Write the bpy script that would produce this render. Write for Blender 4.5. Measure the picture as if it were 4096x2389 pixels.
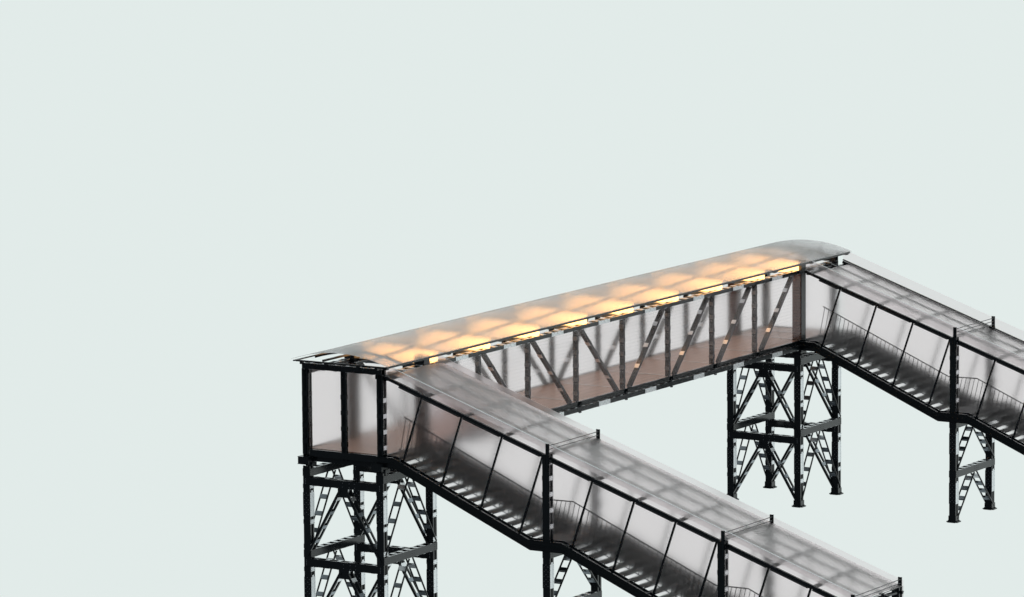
import bpy, math, random
from mathutils import Vector, Matrix

random.seed(7)
V = Vector
sc = bpy.context.scene
for o in list(bpy.data.objects):
    bpy.data.objects.remove(o)

# ------------------------------------------------------------------ camera
cam_d = bpy.data.cameras.new('camera')
cam = bpy.data.objects.new('camera', cam_d)
sc.collection.objects.link(cam)
sc.camera = cam
cR = V((0.85335809, 0.52126554, -0.00788662)).normalized()
cD = V((-0.51705751, 0.84434371, -0.14048212)).normalized()
cU = cR.cross(cD).normalized()
cR = cD.cross(cU).normalized()
m = Matrix((cR, cU, -cD)).transposed().to_4x4()
m.translation = V((85.04242, -131.08650, 30.56903))
cam.matrix_world = m
cam_d.sensor_width = 36.0
cam_d.lens = 20350.545 / 4096 * 36
cam_d.clip_start = 1.0
cam_d.clip_end = 2000.0

# ------------------------------------------------------------------ world: pale lit backdrop on one side, dark studio behind the camera
world = bpy.data.worlds.new('World')
sc.world = world
world.use_nodes = True
nt = world.node_tree
nt.nodes.clear()
wo = nt.nodes.new('ShaderNodeOutputWorld')
bg = nt.nodes.new('ShaderNodeBackground')
tc = nt.nodes.new('ShaderNodeTexCoord')
sep = nt.nodes.new('ShaderNodeSeparateXYZ')
ramp = nt.nodes.new('ShaderNodeMapRange')
ramp.interpolation_type = 'SMOOTHSTEP'
ramp.inputs['From Min'].default_value = -0.25
ramp.inputs['From Max'].default_value = 0.50
mixc = nt.nodes.new('ShaderNodeMix')
mixc.data_type = 'RGBA'
BG = (0.760, 0.832, 0.815, 1)
mixc.inputs[6].default_value = (0.050, 0.058, 0.064, 1)
mixc.inputs[7].default_value = BG
nt.links.new(tc.outputs['Generated'], sep.inputs[0])
nt.links.new(sep.outputs['Y'], ramp.inputs['Value'])
up = nt.nodes.new('ShaderNodeMapRange')
up.interpolation_type = 'SMOOTHSTEP'
up.inputs['From Min'].default_value = 0.15
up.inputs['From Max'].default_value = 0.85
up.inputs['To Max'].default_value = 0.62
nt.links.new(sep.outputs['Z'], up.inputs['Value'])
mx_ = nt.nodes.new('ShaderNodeMath'); mx_.operation = 'MAXIMUM'
nt.links.new(ramp.outputs[0], mx_.inputs[0])
nt.links.new(up.outputs[0], mx_.inputs[1])
nt.links.new(mx_.outputs[0], mixc.inputs[0])
nt.links.new(mixc.outputs[2], bg.inputs['Color'])
bg.inputs['Strength'].default_value = 1.0
nt.links.new(bg.outputs[0], wo.inputs[0])

sc.view_settings.view_transform = 'Standard'
sc.view_settings.look = 'None'
sc.view_settings.exposure = 0
sc.view_settings.gamma = 1
sc.view_settings.use_curve_mapping = False
cy = sc.cycles
cy.max_bounces = 14
cy.transmission_bounces = 12
cy.glossy_bounces = 5
cy.diffuse_bounces = 3
cy.transparent_max_bounces = 12
cy.sample_clamp_indirect = 3.0
cy.use_denoising = True
try:
    cy.denoiser = 'OPENIMAGEDENOISE'
except Exception:
    pass

# ------------------------------------------------------------------ materials
def new_mat(name):
    mt = bpy.data.materials.new(name)
    mt.use_nodes = True
    return mt, mt.node_tree, mt.node_tree.nodes['Principled BSDF']

def metal(name, base, metallic, rough, spec=0.5, var=0.25, scale=6.0, bump=0.0):
    mt, t, b = new_mat(name)
    b.inputs['Base Color'].default_value = (*base, 1)
    b.inputs['Metallic'].default_value = metallic
    b.inputs['Specular IOR Level'].default_value = spec
    tcn = t.nodes.new('ShaderNodeTexCoord')
    n = t.nodes.new('ShaderNodeTexNoise')
    n.inputs['Scale'].default_value = scale
    n.inputs['Detail'].default_value = 6
    t.links.new(tcn.outputs['Object'], n.inputs['Vector'])
    mr = t.nodes.new('ShaderNodeMapRange')
    mr.inputs['To Min'].default_value = rough * (1 - var)
    mr.inputs['To Max'].default_value = rough * (1 + var)
    t.links.new(n.outputs[0], mr.inputs['Value'])
    t.links.new(mr.outputs[0], b.inputs['Roughness'])
    mx = t.nodes.new('ShaderNodeMix')
    mx.data_type = 'RGBA'
    mx.inputs[6].default_value = (*[c * 0.8 for c in base], 1)
    mx.inputs[7].default_value = (*[min(1, c * 1.2) for c in base], 1)
    t.links.new(n.outputs[0], mx.inputs[0])
    t.links.new(mx.outputs[2], b.inputs['Base Color'])
    if bump:
        bp = t.nodes.new('ShaderNodeBump')
        bp.inputs['Strength'].default_value = bump
        bp.inputs['Distance'].default_value = 0.01
        t.links.new(n.outputs[0], bp.inputs['Height'])
        t.links.new(bp.outputs[0], b.inputs['Normal'])
    return mt

STEEL = metal('dark_painted_steel', (0.013, 0.017, 0.021), 0.0, 0.17, 0.6)
TREAD = metal('dark_tread_steel', (0.014, 0.016, 0.018), 0.0, 0.50, 0.3)
GALV = metal('galvanised_plate', (0.80, 0.82, 0.86), 1.0, 0.34, 0.5, 0.15, 12)
RUNG = metal('zinc_primed_rung', (0.26, 0.29, 0.32), 1.0, 0.30, 0.5)
RAIL = metal('handrail_steel', (0.03, 0.033, 0.036), 0.4, 0.3, 0.5)

BROWN = metal('warm_tint_brown', (0.085, 0.030, 0.020), 0.0, 0.45, 0.4)  # warm light reflected onto the box columns, put into the brown

def wood():
    mt, t, b = new_mat('red_brown_deck_planks')
    tcn = t.nodes.new('ShaderNodeTexCoord')
    mp = t.nodes.new('ShaderNodeMapping')
    mp.inputs['Scale'].default_value = (7.0, 0.35, 1)
    t.links.new(tcn.outputs['Object'], mp.inputs[0])
    n = t.nodes.new('ShaderNodeTexNoise')
    n.inputs['Scale'].default_value = 2.0
    n.inputs['Detail'].default_value = 8
    t.links.new(mp.outputs[0], n.inputs['Vector'])
    br = t.nodes.new('ShaderNodeTexBrick')
    br.inputs['Color1'].default_value = (0.70, 0.48, 0.39, 1)
    br.inputs['Color2'].default_value = (0.61, 0.41, 0.33, 1)
    br.inputs['Mortar'].default_value = (0.30, 0.19, 0.15, 1)
    br.inputs['Scale'].default_value = 1.0
    br.inputs['Mortar Size'].default_value = 0.008
    br.inputs['Brick Width'].default_value = 3.0
    br.inputs['Row Height'].default_value = 0.145
    mp2 = t.nodes.new('ShaderNodeMapping')
    mp2.inputs['Rotation'].default_value = (0, 0, math.pi / 2)
    t.links.new(tcn.outputs['Object'], mp2.inputs[0])
    t.links.new(mp2.outputs[0], br.inputs['Vector'])
    mx = t.nodes.new('ShaderNodeMix')
    mx.data_type = 'RGBA'
    mx.blend_type = 'MULTIPLY'
    mx.inputs[0].default_value = 0.55
    t.links.new(br.outputs['Color'], mx.inputs[6])
    t.links.new(n.outputs[0], mx.inputs[7])
    t.links.new(mx.outputs[2], b.inputs['Base Color'])
    b.inputs['Roughness'].default_value = 0.38
    b.inputs['Specular IOR Level'].default_value = 1.0
    return mt
WOOD = wood()

def glass(name, tint, rough, lines=False, ior=1.15, haze=0.03, hz=0.8):
    mt, t, b = new_mat(name)
    b.inputs['Base Color'].default_value = (*tint, 1)
    b.inputs['Transmission Weight'].default_value = 1.0
    b.inputs['Roughness'].default_value = rough
    b.inputs['IOR'].default_value = ior
    b.inputs['Specular IOR Level'].default_value = 0.35
    out = t.nodes['Material Output']
    tr = t.nodes.new('ShaderNodeBsdfTranslucent')
    tr.inputs[0].default_value = (hz, hz, hz, 1)
    ms = t.nodes.new('ShaderNodeMixShader')
    ms.inputs[0].default_value = haze
    t.links.new(b.outputs[0], ms.inputs[1])
    t.links.new(tr.outputs[0], ms.inputs[2])
    t.links.new(ms.outputs[0], out.inputs[0])
    if lines:
        # thin horizontal joints of the multi-strip glazing
        tcn = t.nodes.new('ShaderNodeTexCoord')
        sp = t.nodes.new('ShaderNodeSeparateXYZ')
        t.links.new(tcn.outputs['Object'], sp.inputs[0])
        md = t.nodes.new('ShaderNodeMath'); md.operation = 'MODULO'
        ad = t.nodes.new('ShaderNodeMath'); ad.operation = 'ADD'; ad.inputs[1].default_value = 10.0
        t.links.new(sp.outputs['Z'], ad.inputs[0])
        t.links.new(ad.outputs[0], md.inputs[0]); md.inputs[1].default_value = 0.117
        lt = t.nodes.new('ShaderNodeMath'); lt.operation = 'LESS_THAN'; lt.inputs[1].default_value = 0.011
        t.links.new(md.outputs[0], lt.inputs[0])
        mx = t.nodes.new('ShaderNodeMix'); mx.data_type = 'RGBA'
        mx.inputs[6].default_value = (*tint, 1)
        mx.inputs[7].default_value = (*[c * 0.87 for c in tint], 1)
        t.links.new(lt.outputs[0], mx.inputs[0])
        t.links.new(mx.outputs[2], b.inputs['Base Color'])
    return mt

G_ROOF = glass("frosted_roof_sheet", (1.0, 0.965, 0.985), 0.26, haze=0.11, hz=1.0)
G_SROOF = glass("frosted_stair_roof_sheet", (0.98, 0.93, 0.94), 0.40, haze=0.04)
G_STAIR = glass("frosted_wall_sheet", (0.995, 0.95, 0.96), 0.34)
G_FAR = glass("frosted_far_wall_sheet", (0.945, 0.895, 0.905), 0.29)
G_BFAR = glass("clear_far_glazing", (0.985, 0.94, 0.95), 0.16)
G_BRIDGE = glass("clear_strip_glazing", (1.0, 0.955, 0.965), 0.085, True, ior=1.26)

LAMP, _t, _b = new_mat('warm_lit_diffuser')
_b.inputs['Base Color'].default_value = (0.8, 0.7, 0.5, 1)
_b.inputs['Emission Color'].default_value = (1.0, 0.50, 0.165, 1)
_b.inputs['Emission Strength'].default_value = 3.8

# ------------------------------------------------------------------ mesh helpers
X, Y, Z = V((1, 0, 0)), V((0, 1, 0)), V((0, 0, 1))

class MB:
    def __init__(s):
        s.v, s.f, s.m = [], [], []
    def obox(s, c, a, b, d, mi=0):
        n = len(s.v)
        for i in (-1, 1):
            for j in (-1, 1):
                for k in (-1, 1):
                    s.v.append(c + a * i + b * j + d * k)
        fs = [(0, 1, 3, 2), (4, 6, 7, 5), (0, 4, 5, 1), (2, 3, 7, 6), (0, 2, 6, 4), (1, 5, 7, 3)]
        flip = a.cross(b).dot(d) < 0
        for f in fs:
            f = tuple(n + i for i in f)
            s.f.append(f[::-1] if flip else f)
            s.m.append(mi)
    def box(s, x0, x1, y0, y1, z0, z1, mi=0):
        s.obox(V(((x0 + x1) / 2, (y0 + y1) / 2, (z0 + z1) / 2)), X * (x1 - x0) / 2, Y * (y1 - y0) / 2, Z * (z1 - z0) / 2, mi)
    def bar(s, p0, p1, side, w, h, mi=0):
        p0, p1 = V(p0), V(p1)
        d = p1 - p0
        u = d.normalized()
        sd = (V(side) - u * V(side).dot(u)).normalized()
        t = u.cross(sd)
        s.obox((p0 + p1) / 2, d / 2, sd * w / 2, t * h / 2, mi)
    def tube(s, pts, r, n=8, mi=0):
        pts = [V(p) for p in pts]
        base = len(s.v)
        for i, p in enumerate(pts):
            d = (pts[min(i + 1, len(pts) - 1)] - pts[max(i - 1, 0)]).normalized()
            a = d.cross(Z)
            if a.length < 1e-3:
                a = d.cross(Y)
            a.normalize()
            b = d.cross(a)
            for k in range(n):
                an = 2 * math.pi * k / n
                s.v.append(p + a * math.cos(an) * r + b * math.sin(an) * r)
        for i in range(len(pts) - 1):
            for k in range(n):
                k2 = (k + 1) % n
                s.f.append((base + i * n + k, base + i * n + k2, base + (i + 1) * n + k2, base + (i + 1) * n + k))
                s.m.append(mi)
        s.f.append(tuple(base + k for k in range(n))[::-1]); s.m.append(mi)
        e = base + (len(pts) - 1) * n
        s.f.append(tuple(e + k for k in range(n))); s.m.append(mi)
    def bolts(s, pts, axis, r=0.013, h=0.012, mi=0):
        axis = V(axis)
        for p in pts:
            s.tube([V(p), V(p) + axis * h], r, 6, mi)
    # two channels back to back at +-W/2 along sd, flanges turned inward, section height H along hd
    def twin(s, p0, p1, sd, hd, W, H, fl=0.065, t=0.014):
        p0, p1, sd, hd = V(p0), V(p1), V(sd), V(hd)
        c = (p0 + p1) / 2
        L = (p1 - p0) / 2
        for k in (-1, 1):
            s.obox(c + sd * k * (W / 2 - t / 2), L, sd * t / 2, hd * H / 2)
            for j in (-1, 1):
                s.obox(c + sd * k * (W / 2 - t - fl / 2) + hd * j * (H / 2 - t / 2), L, sd * fl / 2, hd * t / 2)
    # batten plates lying on the +-hd faces
    def battens(s, p0, p1, sd, hd, W, H, ds, ln=0.14, faces=(-1, 1), mi=1, over=0.006, bolt=True):
        p0, p1, sd, hd = V(p0), V(p1), V(sd), V(hd)
        u = (p1 - p0).normalized()
        for d in ds:
            for j in faces:
                c = p0 + u * d + hd * j * (H / 2 + 0.005)
                s.obox(c, u * ln / 2, sd * (W / 2 + over), hd * 0.005, mi)
                if bolt:
                    for a in (-1, 1):
                        for b in (-1, 1):
                            q = c + u * a * ln * 0.3 + sd * b * (W / 2 - 0.03)
                            s.tube([q, q + hd * j * 0.014], 0.011, 5, 0)
    def build(s, name, mats, parent=None, label=None):
        me = bpy.data.meshes.new(name)
        me.from_pydata([tuple(p) for p in s.v], [], s.f)
        if not isinstance(mats, (list, tuple)):
            mats = [mats]
        for mt in mats:
            me.materials.append(mt)
        if len(mats) > 1:
            for p, mi in zip(me.polygons, s.m):
                p.material_index = mi
        me.update()
        o = bpy.data.objects.new(name, me)
        sc.collection.objects.link(o)
        if parent:
            put(o, parent)
        if label:
            o['label'] = label
        return o

def wloc(o):
    p = V(o.location)
    q = o.parent
    while q:
        if q.type == 'EMPTY':
            p = V(q.location)
        q = q.parent
    return p

ROOTLOC = {}
def put(o, parent):
    o.parent = parent
    o.matrix_parent_inverse = Matrix.Identity(4)
    root = parent
    while root.parent:
        root = root.parent
    if parent is root:
        o.matrix_parent_inverse = Matrix.Translation(-V(ROOTLOC.get(root.name, root.location)))

def thing(name, loc, label, cat, group=None):
    o = bpy.data.objects.new(name, None)
    o.empty_display_size = 0.3
    sc.collection.objects.link(o)
    o.location = loc
    ROOTLOC[o.name] = V(loc)
    o['label'] = label
    o['category'] = cat
    if group:
        o['group'] = group
    return o

def children(o):
    return [c for c in bpy.data.objects if c.parent == o]

def dup(root, shift, label, skip=()):
    kids = {}
    for o in bpy.data.objects:
        if o.parent:
            kids.setdefault(o.parent.name, []).append(o)
    r = root.copy()
    sc.collection.objects.link(r)
    r.location = V(root.location) + V(shift)
    ROOTLOC[r.name] = ROOTLOC[root.name]
    r['label'] = label
    def rec(a, b):
        for ch in kids.get(a.name, []):
            if ch.name.split('.')[0] in skip:
                continue
            c = ch.copy()
            sc.collection.objects.link(c)
            inv = ch.matrix_parent_inverse.copy()
            c.parent = b
            c.matrix_parent_inverse = inv
            rec(ch, c)
    rec(root, r)
    return r

# ------------------------------------------------------------------ dimensions (metres)
WT, WY, L = 2.745, 2.880, 27.484        # tower width, tower depth, distance to the second tower
CW, CD, BH = 0.250, 0.229, 0.239        # column and beam sections
GZ = -2.585                              # level of the feet

# ------------------------------------------------------------------ support pieces
def column(parent, x, y, z0, z1, splices, bats, base=True):
    """x,y = front right corner of the column"""
    c = V((x - CW / 2, y + CD / 2, 0))
    b = MB()
    p0, p1 = c + Z * z0, c + Z * z1
    b.twin(p0, p1, Y, X, CD, CW, 0.06)
    b.battens(p0, p1, Y, X, CD, CW, [q - z0 for q in bats], 0.14)
    col = b.build('column', [STEEL, GALV], parent)
    for (s0, s1) in splices:
        m_ = MB()
        cz = (s0 + s1) / 2
        h = (s1 - s0) / 2
        e = 0.006
        for k in (-1, 1):
            m_.obox(c + Z * cz + Y * k * (CD / 2 + e), X * (CW / 2 + 0.004), Y * e, Z * h, 0)
            # folded flange plates on the side faces
            for j in (-1, 1):
                m_.obox(c + Z * cz + X * j * (CW / 2 + e) + Y * k * (CD / 2 - 0.032), X * e, Y * 0.036, Z * h, 1)
            pts = []
            for i in range(5):
                zz = s0 + (i + 0.5) / 5 * (s1 - s0)
                pts += [c + V((-0.07, k * (CD / 2 + 2 * e), zz)), c + V((0.07, k * (CD / 2 + 2 * e), zz)), c + V((0, k * (CD / 2 + 2 * e), zz + 0.06))]
            m_.bolts(pts, Y * k, 0.012, 0.012, 1)
            for i in range(6):
                zz = s0 + (i + 0.5) / 6 * (s1 - s0)
                m_.bolts([c + V((CW / 2 + 2 * e, k * (CD / 2 - 0.032), zz))], X, 0.007, 0.004, 0)
        # rounded inner strap that bridges the slot
        for j in (-1, 1):
            m_.obox(c + Z * (cz + 0.03) + X * j * (CW / 2 + 0.004), X * 0.005, Y * (CD / 2 - 0.068), Z * (h + 0.03), 1)
        m_.build('splice_plate', [STEEL, GALV], col)
    if base:
        m_ = MB()
        m_.obox(c + Z * (GZ + 0.035), X * 0.215, Y * 0.15, Z * 0.02)
        m_.obox(c + Z * (GZ + 0.033), X * 0.15, Y * 0.215, Z * 0.018)
        m_.obox(c + Z * (GZ + 0.008), X * 0.10, Y * 0.12, Z * 0.008)
        for k in (-1, 1):
            m_.obox(c + Z * (GZ + 0.15) + X * k * (CW / 2 + 0.012), X * 0.009, Y * (CD / 2 + 0.02), Z * 0.10)
        m_.bolts([c + V((sx * 0.17, sy * 0.10, GZ + 0.055)) for sx in (-1, 1) for sy in (-1, 1)], Z, 0.015, 0.03)
        m_.build('base_plate', STEEL, col)
    return col

def ybeam(parent, x, z):
    """beam along Y whose outer face is flush with the column face x, bottom at z"""
    b = MB()
    c = V((x - CW / 2, 0, z + BH / 2))
    p0, p1 = c + Y * 0.0, c + Y * (WY + CD)
    b.twin(p0, p1, X, Z, CW + 0.03, BH, 0.05)
    ds = [0.36 + i * 0.40 for i in range(7)]
    b.battens(p0, p1, X, Z, CW - 0.01, BH, ds, 0.13, bolt=False)
    for k in (0.04, 0.16, WY + 0.05, WY + 0.17, 1.5, 1.62, 1.74):
        b.bolts([V((x + 0.015, k, z + q)) for q in (0.05, 0.12, 0.19)], X, 0.010, 0.008, 0)
    return b.build('ring_beam', [STEEL, GALV], parent)

def xbeam(parent, y, z):
    b = MB()
    c = V((0, y + CD / 2, z + BH / 2))
    p0, p1 = c + X * (-WT - CW + 0.01), c + X * (-0.01)
    b.twin(p0, p1, Y, Z, CD + 0.03, BH + 0.01, 0.05)
    ds = [0.42 + i * 0.43 for i in range(6)]
    b.battens(p0, p1, Y, Z, CD - 0.01, BH + 0.01, ds, 0.13, bolt=False)
    for xx in (-WT - CW + 0.10, -0.12):
        b.bolts([V((xx, y - 0.015, z + q)) for q in (0.04, 0.09, 0.14, 0.19)], -Y, 0.013, 0.01, 1)
    b.bolts([V((xx, y - 0.015, z + q)) for xx in (-1.25, -1.5, -1.05) for q in (0.05, 0.17)], -Y, 0.012, 0.01, 1)
    return b.build('ring_beam', [STEEL, GALV], parent)

def brace(parent, p0, p1, axis, W, off):
    """ladder brace: two angles W apart along axis with flat rungs; p0 top, p1 foot, on the centre line"""
    p0, p1, axis = V(p0), V(p1), V(axis)
    u = (p1 - p0).normalized()
    n = u.cross(axis).normalized()
    b = MB()
    for k in (-1, 1):
        o_ = axis * k * (W / 2)
        if abs(axis.x) > 0.5:
            b.tube([p0 + o_, p1 + o_], 0.029, 8)
            continue
        b.bar(p0 + o_, p1 + o_, axis, 0.012, 0.085)
        b.bar(p0 + o_ - axis * k * 0.03 + n * 0.036, p1 + o_ - axis * k * 0.03 + n * 0.036, axis, 0.06, 0.012)
    ln = (p1 - p0).length
    nr = 4
    for i in range(nr):
        d = ln * (0.13 + i * 0.215)
        for j in (-1, 1):
            c = p0 + u * d + n * j * 0.040
            b.obox(c, u * 0.065, axis * (W / 2 - 0.008), n * 0.005, 1 if (i == 0) else 2)
        b.bolts([p0 + u * (d + q) + axis * (W / 2 + 0.004) * s for q in (-0.03, 0.03) for s in (1, -1)], axis, 0.013, 0.010, 1)
    return b.build('brace', [STEEL, GALV, RUNG], parent)

def gusset(parent, c, ax, sd, W):
    b = MB()
    for k in (-1, 1):
        b.obox(V(c) + V(sd) * k * (W / 2 + 0.008), V(ax) * 0.19, V(sd) * 0.006, Z * 0.15, 0)
    b.obox(V(c) + Z * 0.05, V(ax) * 0.13, V(sd) * (W / 2), Z * 0.06, 1)
    b.bolts([V(c) + V(sd) * (-(W / 2 + 0.014)) + V(ax) * a + Z * z for a, z in ((-.13, -.04), (-.15, -.1), (.13, -.04), (.16, -.10), (-.1, .05), (.1, .05))], -V(sd), 0.013, 0.01, 1)
    return b.build('gusset_plate', [STEEL, GALV], parent)

def tower():
    t = thing('support_tower', (-WT / 2, WY / 2, GZ), 'dark riveted lattice tower under the near left end of the footbridge', 'tower', 'lattice towers carrying the footbridge')
    sp = [(1.31, 2.08), (-1.38, -0.63)]
    bt = [1.14, 2.28, -0.38, -1.62, 0.36]
    for x in (0, -WT):
        for y in (0, WY):
            column(t, x, y, GZ + 0.03, 2.93, sp, bt)
    for z in (2.6, 0.0):
        for x in (0, -WT):
            ybeam(t, x, z)
        for y in (0, WY):
            xbeam(t, y, z - 0.275)
        ft = z - 2.6 + 0.30
        yc = (WY + CD) / 2
        for x in (0, -WT):
            for s, fy in ((-1, 0.10), (1, WY + CD - 0.06)):
                brace(t, (x - CW / 2, yc + s * 0.10, z - 0.02), (x - CW / 2, fy, max(ft, GZ + 0.16)), X, CW + 0.02, 0)
        xc = (-WT - CW) / 2
        zx = z - 0.275
        for y in (0, WY):
            gusset(t, (xc, y + CD / 2, zx - 0.14), X, Y, CD)
            for s, fx in ((-1, -WT - CW + 0.12), (1, -0.10)):
                brace(t, (xc + s * 0.10, y + CD / 2, zx - 0.06), (fx, y + CD / 2, max(z - 2.6 + 0.06, GZ + 0.14)), Y, CD + 0.05, 0)
    return t

t1 = tower()
t2 = dup(t1, (0, L, 0), 'dark riveted lattice tower under the far right end of the footbridge, its four feet visible')
# bearings between tower and bridge
def bearing(parent, x, y, near):
    b = MB()
    if near:
        b.box(x - 0.06, x + 0.10, y, y + 0.26, 2.93, 3.05)
        b.box(x - 0.33, x + 0.055, y - 0.16, y + 0.22, 3.01, 3.235)
        b.box(x - 0.345, x + 0.07, y - 0.175, y + 0.235, 3.235, 3.245)
        b.box(x - 0.345, x + 0.07, y - 0.175, y + 0.235, 3.0, 3.01)
    else:
        b.box(x - 0.40, x + 0.08, y - 0.06, y + 0.5, 2.95, 2.975)
        b.box(x - 0.30, x + 0.02, y + 0.0, y + 0.45, 2.93, 3.0)
    b.build('bearing_block', STEEL, parent)
for x in (0, -WT):
    bearing(t1, x, 0, True)
    bearing(t1, x, WY, False)
for (x, y) in ((0, L), (-WT, L), (0, L + WY), (-WT, L + WY)):
    b = MB()
    b.box(x - 0.40, x + 0.10, y - 0.10, y + 0.46, 2.955, 2.985)
    b.box(x - 0.30, x + 0.02, y + 0.0, y + 0.42, 2.93, 3.06)
    o = b.build('bearing_block', STEEL)
    o.parent = t2
    o.matrix_parent_inverse = Matrix.Translation(-V(t2.location))

# ------------------------------------------------------------------ the footbridge
BR = thing('covered_footbridge', (-WT / 2, 15.1, 3.0), 'long covered steel truss footbridge with warm lit frosted roof spanning the two lattice towers', 'footbridge')
YE = 30.36
posts = [5.85, 8.91, 11.98, 15.04, 18.12, 21.20, 24.28]
splc = [1.6, 4.70, 7.62, 10.62, 13.65, 16.74, 20.08, 22.9, 25.74, 28.8]
# side: +1 = side facing +X (outer plane x=0), -1 = far side (outer plane x=-2.995)
for side in (1, -1):
    xo = 0.0 if side == 1 else -2.995
    def xx(d):               # inward distance from the outer plane
        return xo - side * d
    # chords
    for nm, z0, z1, wd in (('top_chord', 5.885, 6.012, 0.26), ('bottom_chord', 3.14, 3.30, 0.24)):
        b = MB()
        c = V((xx(wd / 2), 0, (z0 + z1) / 2))
        p0, p1 = c + Y * 0.02, c + Y * YE
        b.twin(p0, p1, X, Z, wd, z1 - z0, 0.06)
        b.battens(p0, p1, X, Z, wd, z1 - z0, [0.3 + i * 0.50 for i in range(60)], 0.15, over=-0.012, bolt=False)
        for yp in posts:
            b.bolts([V((xx(0), yp + dy, z0 + q)) for dy in (-.1, 0, .1) for q in (0.03, 0.09)], X * side, 0.010, 0.008)
        ch = b.build(nm, [STEEL, GALV], BR)
        for ys in splc:
            m_ = MB()
            zc = (z0 + z1) / 2
            hh = (z1 - z0) / 2
            m_.obox(V((xx(-0.006), ys, zc)), X * 0.006, Y * 0.37, Z * (hh - 0.004), 0)
            m_.bolts([V((xx(-0.012), ys + dx, zc + dz)) for dx, dz in
                      [(i * 0.1 - 0.3, (0.035 if i % 2 else -0.035)) for i in range(7)] + [(i * 0.1 - 0.3, 0) for i in range(0, 7, 3)]], X * side, 0.008, 0.006, 1)
            m_.build('splice_plate', [GALV, STEEL], ch)
    # deck edge beam (channel with lips)
    b = MB()
    for (y0, y1) in zip([0.1] + [p + 0.22 for p in posts] + [27.55 + 0.3], [p + 0.18 for p in posts] + [27.5, YE - 0.05]):
        b.box(min(xx(0.07), xx(0.085)), max(xx(0.07), xx(0.085)), y0, y1, 3.345, 3.475)
        b.box(min(xx(0.0), xx(0.09)), max(xx(0.0), xx(0.09)), y0, y1, 3.335, 3.347)
        b.box(min(xx(0.02), xx(0.09)), max(xx(0.02), xx(0.09)), y0, y1, 3.472, 3.482)
        b.box(min(xx(0.0), xx(0.08)), max(xx(0.0), xx(0.08)), y1 - 0.012, y1, 3.345, 3.475)
    b.build('deck_edge_beam', STEEL, BR)
    # posts
    for yp in posts:
        b = MB()
        p0, p1 = V((xx(0.115), yp, 3.48)), V((xx(0.115), yp, 5.885))
        b.twin(p0, p1, X, Y, 0.16, 0.10, 0.055)
        b.battens(p0, p1, X, Y, 0.16, 0.10, [0.28 + i * 0.46 for i in range(5)], 0.13, mi=2, bolt=False)
        b.bolts([V((xx(0.115) + dx, yp - 0.07, 3.48 + dz)) for dz in (0.6, 0.68, 1.06, 1.14, 1.52, 1.60) for dx in (-.04, .04)], -Y, 0.010, 0.01, 1)
        b.build('truss_post', [STEEL, GALV, RUNG], BR)
    # diagonals: (y at top, y at bottom)
    for ya, yb in ((3.05, 5.52), (6.14, 8.52), (9.20, 11.58), (12.27, 14.64), (17.80, 15.47), (20.89, 18.52), (23.94, 21.62), (27.07, 24.72)):
        b = MB()
        p0, p1 = V((xx(0.115), ya, 5.885)), V((xx(0.115), yb, 3.48))
        u = (p1 - p0).normalized()
        n = u.cross(X).normalized()
        if n.y > 0:
            n = -n
        b.twin(p0, p1, X, n, 0.15, 0.11, 0.05)
        b.battens(p0, p1, X, n, 0.15, 0.11, [0.75, 1.65, 2.55] if ya < yb else [0.72, 1.62, 2.5], 0.16, bolt=False)
        b.build('truss_diagonal', [STEEL, GALV], BR)
    # stout box columns beside the stair openings
    for (y0, y1) in ((2.45, 2.78), (27.55, 27.88)):
        b = MB()
        xa, xb = sorted((xx(-0.005), xx(0.37)))
        b.box(xa, xb, y0, y1, 3.0, 6.26)
        b.box(xa - 0.004, xb + 0.004, y0 - 0.03, y1 + 0.03, 3.0, 3.02)
        bc = b.build('box_column', STEEL, BR)
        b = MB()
        for q in range(23):  # slats added on one face only, coloured as the warm reflection there
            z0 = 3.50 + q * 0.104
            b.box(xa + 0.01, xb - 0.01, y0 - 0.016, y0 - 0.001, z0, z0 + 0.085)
        b.build('warm_tinted_slats', BROWN, bc, 'red brown slats with the warm reflected light in their colour')
    # corner posts at both ends
    for y0 in (0.02, YE - 0.24):
        b = MB()
        cx = xx(0.10)
        for ax in (-1, 1):
            for ay in (-1, 1):
                b.box(cx + ax * 0.115 - (0.07 if ax > 0 else 0), cx + ax * 0.115 + (0.07 if ax < 0 else 0), y0 + 0.11 + ay * 0.11 - (0.012 if ay > 0 else 0), y0 + 0.11 + ay * 0.11 + (0.012 if ay < 0 else 0), 3.30, 6.02)
                b.box(cx + ax * 0.115 - (0.012 if ax > 0 else 0), cx + ax * 0.115 + (0.012 if ax < 0 else 0), y0 + 0.11 + ay * 0.11 - (0.06 if ay > 0 else 0), y0 + 0.11 + ay * 0.11 + (0.06 if ay < 0 else 0), 3.30, 6.02)
        b.box(cx - 0.105, cx + 0.105, y0 + 0.10, y0 + 0.115, 3.30, 6.02)
        b.box(cx - 0.01, cx + 0.01, y0 + 0.01, y0 + 0.21, 3.30, 6.02)
        for zc in (3.72, 4.22, 4.72, 5.22):
            for s in (-1, 1):
                b.obox(V((cx + s * 0.12, y0 + 0.11, zc)), X * 0.005, Y * 0.10, Z * 0.07, 1 if (side == 1 and s == 1) else 0)
                b.obox(V((cx, y0 + 0.11 + s * 0.116, zc)), X * 0.09, Y * 0.005, Z * 0.07, 0)
        b.build('corner_post', [STEEL, GALV], BR)
    # side glazing, bay by bay
    edges = ([2.785] if side == 1 else [0.25]) + [p for p in ([2.9] if side == -1 else [])] + posts + [27.54]
    if side == -1:
        edges += [YE - 0.26]
    xp = xx(0.022)
    for y0, y1 in zip(edges[:-1], edges[1:]):
        b = MB()
        b.box(xp - 0.005, xp + 0.005, y0 + 0.004, y1 - 0.004, 3.485, 5.88)
        b.build('glazing_panel', G_BRIDGE if side == 1 else G_BFAR, BR)

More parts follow.
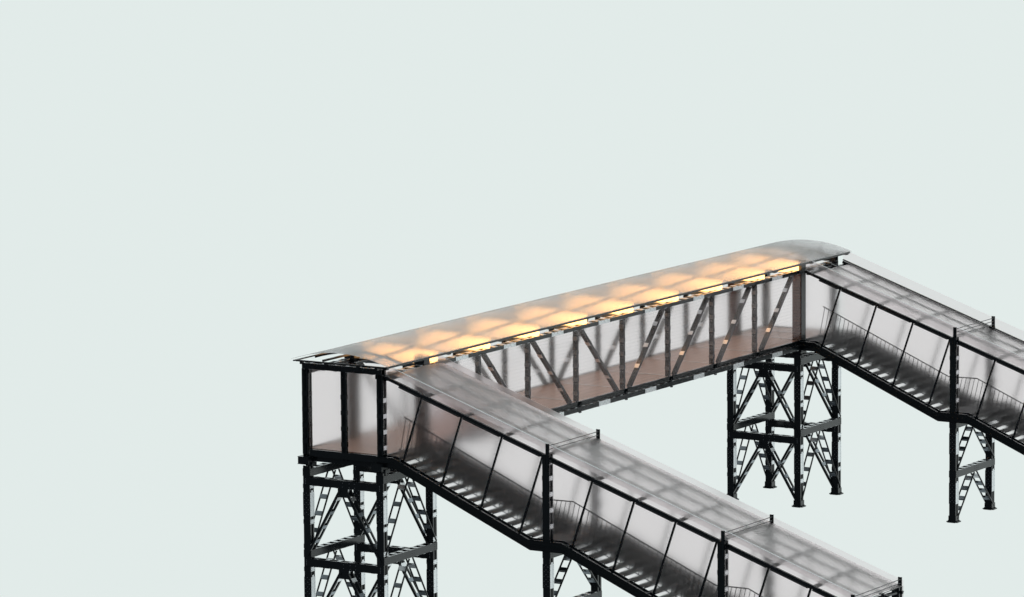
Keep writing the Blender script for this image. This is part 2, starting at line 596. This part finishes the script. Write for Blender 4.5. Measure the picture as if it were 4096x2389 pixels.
# end frames
for y0, sg in ((0.0, -1), (YE, 1)):
    ya, yb = (0.0, 0.24) if sg < 0 else (YE - 0.24, YE)
    b = MB()
    c = V(((-2.995 + 0.0) / 2 - 0.0, (ya + yb) / 2, 6.115))
    p0, p1 = V((-2.985, c.y, c.z)), V((0.0, c.y, c.z))
    b.twin(p0, p1, Y, Z, 0.24, 0.185, 0.06)
    b.battens(p0, p1, Y, Z, 0.24, 0.185, [0.35 + i * 0.45 for i in range(6)], 0.12, bolt=False)
    b.build('end_top_beam', [STEEL, GALV], BR)
    b = MB()
    b.box(-2.74, -0.06, min(y0, y0 - sg * 0.07), max(y0, y0 - sg * 0.07), 3.25, 3.468)
    b.box(-2.99, 0.0, min(y0 - sg * 0.10, y0 - sg * 0.20), max(y0 - sg * 0.10, y0 - sg * 0.20), 3.08, 3.24)
    b.build('end_floor_beam', STEEL, BR)
    b = MB()
    yc = (ya + yb) / 2
    for ax in (-1, 1):
        for ay in (-1, 1):
            b.box(-1.45 + ax * 0.10 - (0.06 if ax > 0 else 0), -1.45 + ax * 0.10 + (0.06 if ax < 0 else 0), ya + 0.06 + ay * 0.03 - 0.008, ya + 0.06 + ay * 0.03 + 0.008, 3.20, 6.02)
    b.box(-1.53, -1.37, ya + 0.075, ya + 0.085, 3.20, 6.02)
    b.box(-1.46, -1.44, ya + 0.035, ya + 0.072, 3.20, 6.02)
    for zc in (3.72, 4.22, 4.72, 5.22):
        for s in (-1, 1):
            b.obox(V((-1.45, ya + 0.06 + s * 0.045, zc)), X * 0.105, Y * 0.005, Z * 0.07, 0)
    b.build('end_post', [STEEL, GALV], BR)
    yp = y0 - sg * 0.225
    for xa, xb in ((-2.76, -1.455), (-1.447, -0.22)):
        b = MB()
        b.box(xa, xb, yp - 0.005, yp + 0.005, 3.475, 6.01)
        b.build('end_glazing_panel', G_STAIR, BR)

# floor
b = MB()
b.box(-2.88, -0.11, 0.25, YE - 0.25, 3.40, 3.462)
b.build('deck', WOOD, BR)
fb = [1.4, 2.75] + posts + [27.6, 29.0]
for yp in fb:
    b = MB()
    b.box(-2.98, -0.02, yp + 0.10, yp + 0.20, 3.305, 3.395)
    b.box(-2.98, -0.02, yp + 0.145, yp + 0.155, 3.12, 3.31)
    b.box(-0.08, -0.02, yp + 0.10, yp + 0.2, 3.085, 3.135)
    b.build('floor_beam', STEEL, BR)
    b = MB()
    b.box(-2.86, -0.13, yp + 0.14, yp + 0.20, 3.463, 3.475)
    b.build('floor_strip', GALV, BR)

# roof: barrel vault sheet, four rails, rafters, stubs
XA, XB, RZ, RH = -3.19, 0.395, 6.352, 0.30
Y0, Y1 = -0.30, 30.68
b = MB()
NX, NY = 28, 20
def vault(i, top):
    t_ = i / NX
    x = XA + (XB - XA) * t_
    s_ = 2 * t_ - 1
    return x, RZ + RH * (1 - s_ * s_) + (0.004 if top else 0.0)
for top in (1, 0):
    for j in range(NY + 1):
        yy = Y0 + (Y1 - Y0) * j / NY
        for i in range(NX + 1):
            x, z = vault(i, top)
            b.v.append(V((x, yy, z)))
n1 = (NX + 1) * (NY + 1)
for j in range(NY):
    for i in range(NX):
        a = j * (NX + 1) + i
        b.f.append((a, a + 1, a + NX + 2, a + NX + 1)); b.m.append(0)
        b.f.append((n1 + a, n1 + a + NX + 1, n1 + a + NX + 2, n1 + a + 1)); b.m.append(0)
for j in range(NY):
    a = j * (NX + 1)
    b.f.append((a, a + NX + 1, n1 + a + NX + 1, n1 + a)); b.m.append(0)
    a = j * (NX + 1) + NX
    b.f.append((a, n1 + a, n1 + a + NX + 1, a + NX + 1)); b.m.append(0)
for i in range(NX):
    b.f.append((i, n1 + i, n1 + i + 1, i + 1)); b.m.append(0)
    a = NY * (NX + 1) + i
    b.f.append((a, a + 1, n1 + a + 1, n1 + a)); b.m.append(0)
ro = b.build('roof_sheet', G_ROOF, BR)
for p in ro.data.polygons:
    p.use_smooth = False
for x, z0, z1 in ((-3.10, 6.285, 6.322), (-2.0, 6.345, 6.405), (-0.80, 6.345, 6.405), (0.345, 6.283, 6.345)):
    b = MB()
    b.box(x - 0.03, x + 0.03, Y0 + 0.02, Y1 - 0.1, z0, z1)
    b.build('eave_rail' if x in (-3.10, 0.345) else 'purlin', STEEL, BR)
rb = [-0.20, 3.45] + [p + 0.74 for p in posts] + [27.75, 30.45]
for k, yp in enumerate(rb):
    b = MB()
    b.box(-3.06, 0.30, yp - 0.03, yp + 0.03, 6.275, 6.325)
    b.box(0.22, 0.33, yp - 0.05, yp + 0.10, 6.235, 6.275)
    for x in ((-2.86, -1.95, -0.75, -0.06) if k in (0, len(rb) - 1) else (-2.86, -1.95, -0.75)):
        b.box(x - 0.05, x + 0.05, yp - 0.03, yp + 0.06, 6.20 if k in (0, len(rb) - 1) else 6.01, 6.275)
    b.build('rafter', STEEL, BR)
for yp in [0.85, 29.4]:
    b = MB()
    pts = []
    for i in range(13):
        t_ = 0.03 + 0.94 * i / 12
        x = XA + (XB - XA) * t_
        pts.append(V((x, yp + 0.06, RZ + RH * (1 - (2 * t_ - 1) ** 2) - 0.13)))
    for a, c_ in zip(pts[:-1], pts[1:]):
        b.bar(a, c_, Y, 0.05, 0.06)
    b.build('arch_rib', STEEL, BR)
for yp in [2.79] + [p for p in posts] + [27.62]:
    b = MB()
    b.twin((-2.74, yp, 5.94), (-0.27, yp, 5.94), Y, Z, 0.16, 0.12, 0.05)
    b.battens((-2.74, yp, 5.94), (-0.27, yp, 5.94), Y, Z, 0.16, 0.12, [0.4, 0.9, 1.4, 1.9], 0.10, bolt=False)
    b.build('cross_beam', [RUNG, GALV], BR)

# ceiling lights: one luminous bar across the walkway behind every rafter
where = ['leftmost, just above the start of the near staircase', 'second from the left', 'third from the left', 'fourth from the left',
         'fifth, the middle one', 'fourth from the right', 'third from the right', 'second from the right', 'rightmost, beside the box column']
for k, yp in enumerate([3.20] + [p + 0.52 for p in posts] + [27.36]):
    t = thing('ceiling_light', (-1.5, yp, 6.05), 'glowing bar light under footbridge roof, ' + where[k], 'ceiling light', 'ceiling lights under the footbridge roof')
    b = MB()
    b.box(-2.80, -2.765, yp - 0.01, yp + 0.13, 5.92, 6.262)
    b.box(-2.78, -0.10, yp + 0.04, yp + 0.08, 5.905, 5.927)
    b.build('housing', RUNG, t)
    b = MB()
    b.box(-2.76, -0.10, yp, yp + 0.20, 5.93, 6.255)
    b.build('diffuser', LAMP, t)

# ------------------------------------------------------------------ staircases
SY = 0.15            # plane of the near wall frame
FY = 3.00            # plane of the far wall frame
M = 0.3435
def rail_z(x):       # top of the upper rail at the near frame
    return 6.000 - M * x
STR = [(-0.20, 3.466), (0.42, 3.466), (5.35, 1.342), (6.50, 1.342), (11.45, -0.755), (12.60, -0.755), (16.15, -2.28), (16.75, -2.28)]
def poly_z(pts, x):
    for (a, za), (b_, zb) in zip(pts[:-1], pts[1:]):
        if a <= x <= b_:
            return za + (zb - za) * (x - a) / (b_ - a)
    return pts[-1][1] if x > pts[-1][0] else pts[0][1]
XEND = 16.62
mull = [1.385, 2.83, 4.285, 5.735, 7.50, 8.965, 10.41, 11.82, 13.60, 15.02, 16.42]
ML = 2.24
un = V((-math.sin(math.atan(M)), 0, -math.cos(math.atan(M))))     # down the mullion

def stairs():
    t = thing('covered_staircase', (0, 1.5, 3.3), 'near frosted staircase descending from the left end of the footbridge into the lower right', 'staircase', 'covered staircases hanging off the footbridge')
    # stringers
    for yo, nm in ((-0.09, 1), (2.88 + CD + 0.02, -1)):
        b = MB()
        ya, yb = yo, yo + 0.075
        yw = (yo + 0.006) if nm == -1 else (yo + 0.069)
        def strip(zt, zb_, y0, y1):
            n0 = len(b.v)
            for x, z in STR:
                for yy in (y0, y1):
                    b.v.append(V((x, yy, z + zb_)))
                    b.v.append(V((x, yy, z + zt)))
            for i in range(len(STR) - 1):
                q = n0 + 4 * i
                for f in ((q, q + 4, q + 5, q + 1), (q + 2, q + 3, q + 7, q + 6), (q + 1, q + 5, q + 7, q + 3), (q, q + 2, q + 6, q + 4)):
                    b.f.append(f); b.m.append(0)
            b.f.append((n0, n0 + 1, n0 + 3, n0 + 2)); b.m.append(0)
            q = n0 + 4 * (len(STR) - 1)
            b.f.append((q, q + 2, q + 3, q + 1)); b.m.append(0)
        strip(-0.012, -0.158, yw - 0.006, yw + 0.006)
        strip(0.0, -0.012, ya, yb)
        strip(-0.158, -0.170, ya, yb)
        yi = yo + (0.12 if nm == 1 else -0.04)
        strip(-0.171, -0.325, yi - 0.02, yi + 0.02)
        strip(-0.325, -0.338, yi - 0.055, yi + 0.055)
        yi = yo + (0.215 if nm == 1 else -0.135)
        strip(0.025, -0.25, yi - 0.008, yi + 0.008)
        # knee plates at the landings
        for xk in (5.30, 11.40):
            zk = poly_z(STR, xk + 0.2)
            b.box(xk, xk + 1.25, yo + (0.085 if nm == 1 else -0.03), yo + (0.095 if nm == 1 else -0.02), zk - 0.31, zk - 0.10)
        st = b.build('stringer', STEEL, t)
    # treads
    k = 0
    for (xa, za), (xb, zb) in ((STR[1], STR[2]), (STR[3], STR[4]), (STR[5], STR[6])):
        nt_ = round((xb - xa) / 0.354)
        run = (xb - xa) / nt_
        rise = (za - zb) / nt_
        for i in range(nt_):
            x0 = xa + i * run
            z = za - (i + 0.55) * rise
            b = MB()
            b.box(x0, x0 + run * 0.95, 0.14, 2.95, z - 0.012, z, 0)
            b.box(x0 + run * 0.95 - 0.012, x0 + run * 0.95, 0.14, 2.95, z - 0.050, z - 0.012, 0)
            b.box(x0, x0 + 0.012, 0.14, 2.95, z - 0.050, z - 0.012, 0)
            b.build('tread', TREAD, t)
            if k % 2 == 0:
                b = MB()
                b.box(x0 + 0.02, x0 + run * 0.62, -0.01, 0.15, z + 0.012, z + 0.020, 0)
                b.box(x0 + 0.02, x0 + run * 0.62, 0.02, 0.03, z - 0.10, z + 0.012, 0)
                b.build('tread_bracket', RUNG, t)
            k += 1
    for (xa, xb, z) in ((-0.05, 0.42, 3.466), (5.35, 6.50, 1.342), (11.45, 12.60, -0.755), (16.15, 16.72, -2.28)):
        b = MB()
        b.box(xa, xb, 0.14, 2.98, z - 0.07, z - 0.03)
        for q in range(3):
            xq = xa + (xb - xa) * (q + 0.5) / 3
            b.box(xq - 0.03, xq + 0.03, 0.14, 2.98, z - 0.19, z - 0.07)
        b.build('landing_plate', TREAD, t)
    for py in (1.78, 2.26, 2.70):  # added strips under the treads that block light through the far gaps
        b = MB()
        n0 = 0
        for x, z in STR[1:-1]:
            for yy in (py - 0.03, py + 0.03):
                b.v.append(V((x, yy, z - 0.35)))
                b.v.append(V((x, yy, z - 0.13)))
        for i in range(len(STR) - 3):
            q = 4 * i
            for f in ((q, q + 4, q + 5, q + 1), (q + 2, q + 3, q + 7, q + 6), (q + 1, q + 5, q + 7, q + 3), (q, q + 2, q + 6, q + 4)):
                b.f.append(f); b.m.append(0)
        b.build('tread_light_block', STEEL, t)
    # walls: mullions, rails
    for wy, sg in ((SY, 1), (FY, -1)):
        for xm in mull:
            top = V((xm, wy, rail_z(xm) - 0.09))
            zb = poly_z(STR, xm - 0.75) - 0.06
            bot = top + un * ((top.z - zb) / -un.z)
            b = MB()
            b.bar(top, bot, Y, 0.045, 0.062)
            b.obox(top + V((-0.03, 0, 0.01)), X * 0.085, Y * 0.035, Z * 0.03)
            b.build('mullion', STEEL, t)
        b = MB()
        x0 = -0.02
        for a, c_ in zip([x0] + [q + 0.004 for q in mull], [q - 0.004 for q in mull] + [XEND]):
            b.bar((a, wy - 0.01 * sg, rail_z(a) - 0.042), (c_, wy - 0.01 * sg, rail_z(c_) - 0.042), Y, 0.07, 0.095)
        b.build('top_rail', STEEL, t)
        for a, c_ in zip([0.55] + [q + 0.06 for q in mull[:-1]], [q - 0.10 for q in mull]):
            b = MB()
            b.tube([(a, wy - 0.03 * sg, rail_z(a) - 0.128), (c_, wy - 0.03 * sg, rail_z(c_) - 0.128)], 0.032, 8)
            b.build('lower_rail', RAIL, t)
    # handrails with balusters
    H0 = [(0.62, 4.72), (5.15, 2.77), (5.60, 2.575), (6.72, 2.585), (11.25, 0.665), (11.70, 0.475), (12.82, 0.475), (16.3, -1.03)]
    H1 = [(0.41, 3.69), (4.96, 1.735), (5.37, 1.575), (6.49, 1.60), (11.06, -0.33), (11.47, -0.52), (12.59, -0.52), (16.1, -2.03)]
    for hy in (0.30,):
        tp = [V((a, hy, z)) for a, z in H0]
        bp = [V((a, hy, z)) for a, z in H1]
        b = MB()
        for a, c_ in zip(tp[:-1], tp[1:]):
            b.tube([a, c_], 0.018, 8)
        for a, c_ in zip(bp[:-1], bp[1:]):
            b.tube([a, c_], 0.014, 6)
        hr = b.build('handrail', RAIL, t)
        for (a, c_, d, e) in zip(tp[:-1], tp[1:], bp[:-1], bp[1:]):
            n_ = max(1, round((c_.x - a.x) / 0.157 * 0.98))
            for i in range(n_):
                s_ = (i + 0.4) / n_
                m_ = MB()
                m_.tube([a.lerp(c_, s_), d.lerp(e, s_)], 0.0105 if hy < 1 else 0.006, 5)
                m_.build('baluster', RAIL, hr)
    # rafters and purlins
    for xm in mull + [0.08]:
        b = MB()
        zr = rail_z(xm)
        n_ = 8
        pts = [V((xm + 0.02, SY + (FY - SY) * i / n_, zr - 0.105 + 0.035 * (1 - (2 * i / n_ - 1) ** 2))) for i in range(n_ + 1)]
        for a, c_ in zip(pts[:-1], pts[1:]):
            b.bar(a, c_, X, 0.16, 0.06)
        b.build('rafter', STEEL, t)
    for py in (1.12, 2.07):
        b = MB()
        b.bar((-0.02, py, rail_z(-0.02) - 0.012), (XEND, py, rail_z(XEND) - 0.012), Y, 0.095, 0.055)
        b.build('purlin', STEEL, t)
    return t

def stair_skin(t, dx, dy, dz, pane_up, roof_up, sag):
    """frosted wall sheets and roof sheet, built in the coordinates of the first staircase and moved by dx,dy,dz"""
    sh = V((dx, dy, dz))
    loc = V(t.location)
    def add(b, nm, mt):
        b.v = [p + sh for p in b.v]
        o = b.build(nm, mt)
        o.parent = t
        o.matrix_parent_inverse = Matrix.Translation(-loc)
        return o
    for wy in (SY + 0.045, FY + 0.035):
        xs = [-0.02] + [STR[1][0]]
        brk = sorted([q for q, _ in STR[1:-1]] + [-0.02, XEND])
        b = MB()
        top = [(x, rail_z(x) + pane_up) for x in brk]
        bot = [(x, poly_z(STR, x) - 0.13) for x in brk]
        nb = len(brk)
        for yy in (wy - 0.004, wy + 0.004):
            for x, z in bot:
                b.v.append(V((x, yy, z)))
            for x, z in top:
                b.v.append(V((x, yy, z)))
        q = 2 * nb
        for i in range(nb - 1):
            b.f.append((i, i + 1, nb + i + 1, nb + i)); b.m.append(0)
            b.f.append((q + i, q + nb + i, q + nb + i + 1, q + i + 1)); b.m.append(0)
            b.f.append((i, q + i, q + i + 1, i + 1)); b.m.append(0)
            b.f.append((nb + i, nb + i + 1, q + nb + i + 1, q + nb + i)); b.m.append(0)
        b.f.append((0, nb, q + nb, q)); b.m.append(0)
        b.f.append((nb - 1, q + nb - 1, q + 2 * nb - 1, 2 * nb - 1)); b.m.append(0)
        add(b, 'wall_sheet', G_STAIR if wy < 1 else G_FAR)
        if wy < 1:
            b = MB()
            b.bar((0.0, wy, rail_z(0.0) + pane_up + 0.008), (XEND, wy, rail_z(XEND) + pane_up + 0.008), Y, 0.042, 0.005)  # added bright metal strip standing for the glint on the sheet's top edge
            add(b, 'sheet_edge_glint', GALV)
    b = MB()
    ny = 14
    ya, yb = SY + 0.055, FY + 0.02
    for top_ in (1, 0):
        for x in (0.02 if pane_up < 0.33 else 0.35, XEND):
            for i in range(ny + 1):
                s_ = 2 * i / ny - 1
                b.v.append(V((x, ya + (yb - ya) * i / ny, rail_z(x) + roof_up + sag * (1 - s_ * s_) + 0.008 * top_)))
    h = 2 * (ny + 1)
    for i in range(ny):
        b.f.append((i, ny + 1 + i, ny + 2 + i, i + 1)); b.m.append(0)
        b.f.append((h + i, h + i + 1, h + ny + 2 + i, h + ny + 1 + i)); b.m.append(0)
        b.f.append((i, i + 1, h + i + 1, h + i)); b.m.append(0)
        b.f.append((ny + 1 + i, h + ny + 1 + i, h + ny + 2 + i, ny + 2 + i)); b.m.append(0)
    b.f.append((0, h, h + ny + 1, ny + 1)); b.m.append(0)
    b.f.append((ny, 2 * ny + 1, h + 2 * ny + 1, h + ny)); b.m.append(0)
    r = add(b, 'roof_sheet', G_SROOF)
    for p in r.data.polygons:
        p.use_smooth = False

S2 = V((0.14, L, 0.0))
s1 = stairs()
s2 = dup(s1, S2, 'far frosted staircase descending from the right end of the footbridge out of the right edge')
stair_skin(s1, 0, 0, 0, 0.335, 0.15, 0.06)
stair_skin(s2, *S2, 0.42, 0.02, 0.035)
b = MB()
b.bar(V((0.0, FY - 0.01, rail_z(0.0) + 0.055)) + S2, V((XEND, FY - 0.01, rail_z(XEND) + 0.055)) + S2, Y, 0.05, 0.035)
o = b.build('edge_cap', STEEL)
o.parent = s2
o.matrix_parent_inverse = Matrix.Translation(-V(s2.location))

# ------------------------------------------------------------------ trestles under the staircases
def trestle(xr, top, beams, label, rods, dx=0.0, dy=0.0):
    t = thing('stair_trestle', (xr - CW / 2 + dx, 1.5 + dy, GZ), label, 'trestle', 'two legged lattice trestles under the staircases')
    before = set(bpy.data.objects)
    root_loc = ROOTLOC[t.name]
    ROOTLOC[t.name] = root_loc - V((dx, dy, 0))
    sp, bt = [], []
    for z in beams:
        sp.append((max(z - 0.94, GZ + 0.3), z - 0.19))
    zz = (beams[0] if beams else GZ) + BH + 0.75
    while zz < top - 0.2:
        bt.append(zz)
        zz += 0.50
    for y in (0, WY):
        column(t, xr, y, GZ + 0.03, top, sp, bt)
    for z in beams:
        ybeam(t, xr, z)
        lo = z - 1.77 + BH + 0.05
        lo = max(lo, GZ + 0.12)
        yc = (WY + CD) / 2
        for s, fy in ((-1, 0.12), (1, WY + CD - 0.06)):
            brace(t, (xr - CW / 2, yc + s * 0.10, z - 0.02), (xr - CW / 2, fy, lo), X, CW + 0.02, 0)
    # cap posts and tie rods above the roof
    zt = rods
    for y in (-0.05, WY + 0.12):
        b = MB()
        b.box(xr - 0.10, xr + 0.02, y, y + 0.012, zt - 0.80, zt)
        b.box(xr - 0.10, xr - 0.088, y, y + 0.04, zt - 0.80, zt)
        b.box(xr + 0.008, xr + 0.02, y, y + 0.04, zt - 0.80, zt)
        b.bolts([V((xr - 0.03, y, zt - q)) for q in (0.06, 0.175, 0.29)], -Y, 0.011, 0.01, 0)
        b.build('cap_post', STEEL, t)
    for q in (0.06, 0.175, 0.29):
        b = MB()
        b.tube([(xr + 0.0, -0.03, zt - q), (xr + 0.0, WY + 0.13, zt - q)], 0.013, 6)
        b.build('tie_rod', STEEL, t)
    ROOTLOC[t.name] = root_loc
    return t

def fix_shift(t, dx, dy):
    inv = Matrix.Translation(V((dx, dy, 0)) - V(t.location))
    for o in children(t):
        o.matrix_parent_inverse = inv

defs = [(6.05, 4.02, [0.80, -0.97], 4.37), (12.17, 1.90, [-1.05], 2.235), (16.55, 0.42, [], 0.72)]
names1 = ['tall lattice trestle carrying the first landing of the near staircase', 'lattice trestle carrying the second landing of the near staircase', 'short trestle at the bottom end of the near staircase']
names2 = ['tall lattice trestle carrying the first landing of the far staircase near the right edge', 'lattice trestle carrying the second landing of the far staircase', 'short trestle at the bottom end of the far staircase']
for d, nm in zip(defs, names1):
    trestle(d[0], d[1], d[2], nm, d[3])
for d, nm in zip(defs, names2):
    t = trestle(d[0], d[1], d[2], nm, d[3] + 0.03, S2.x, S2.y)
    fix_shift(t, S2.x, S2.y)
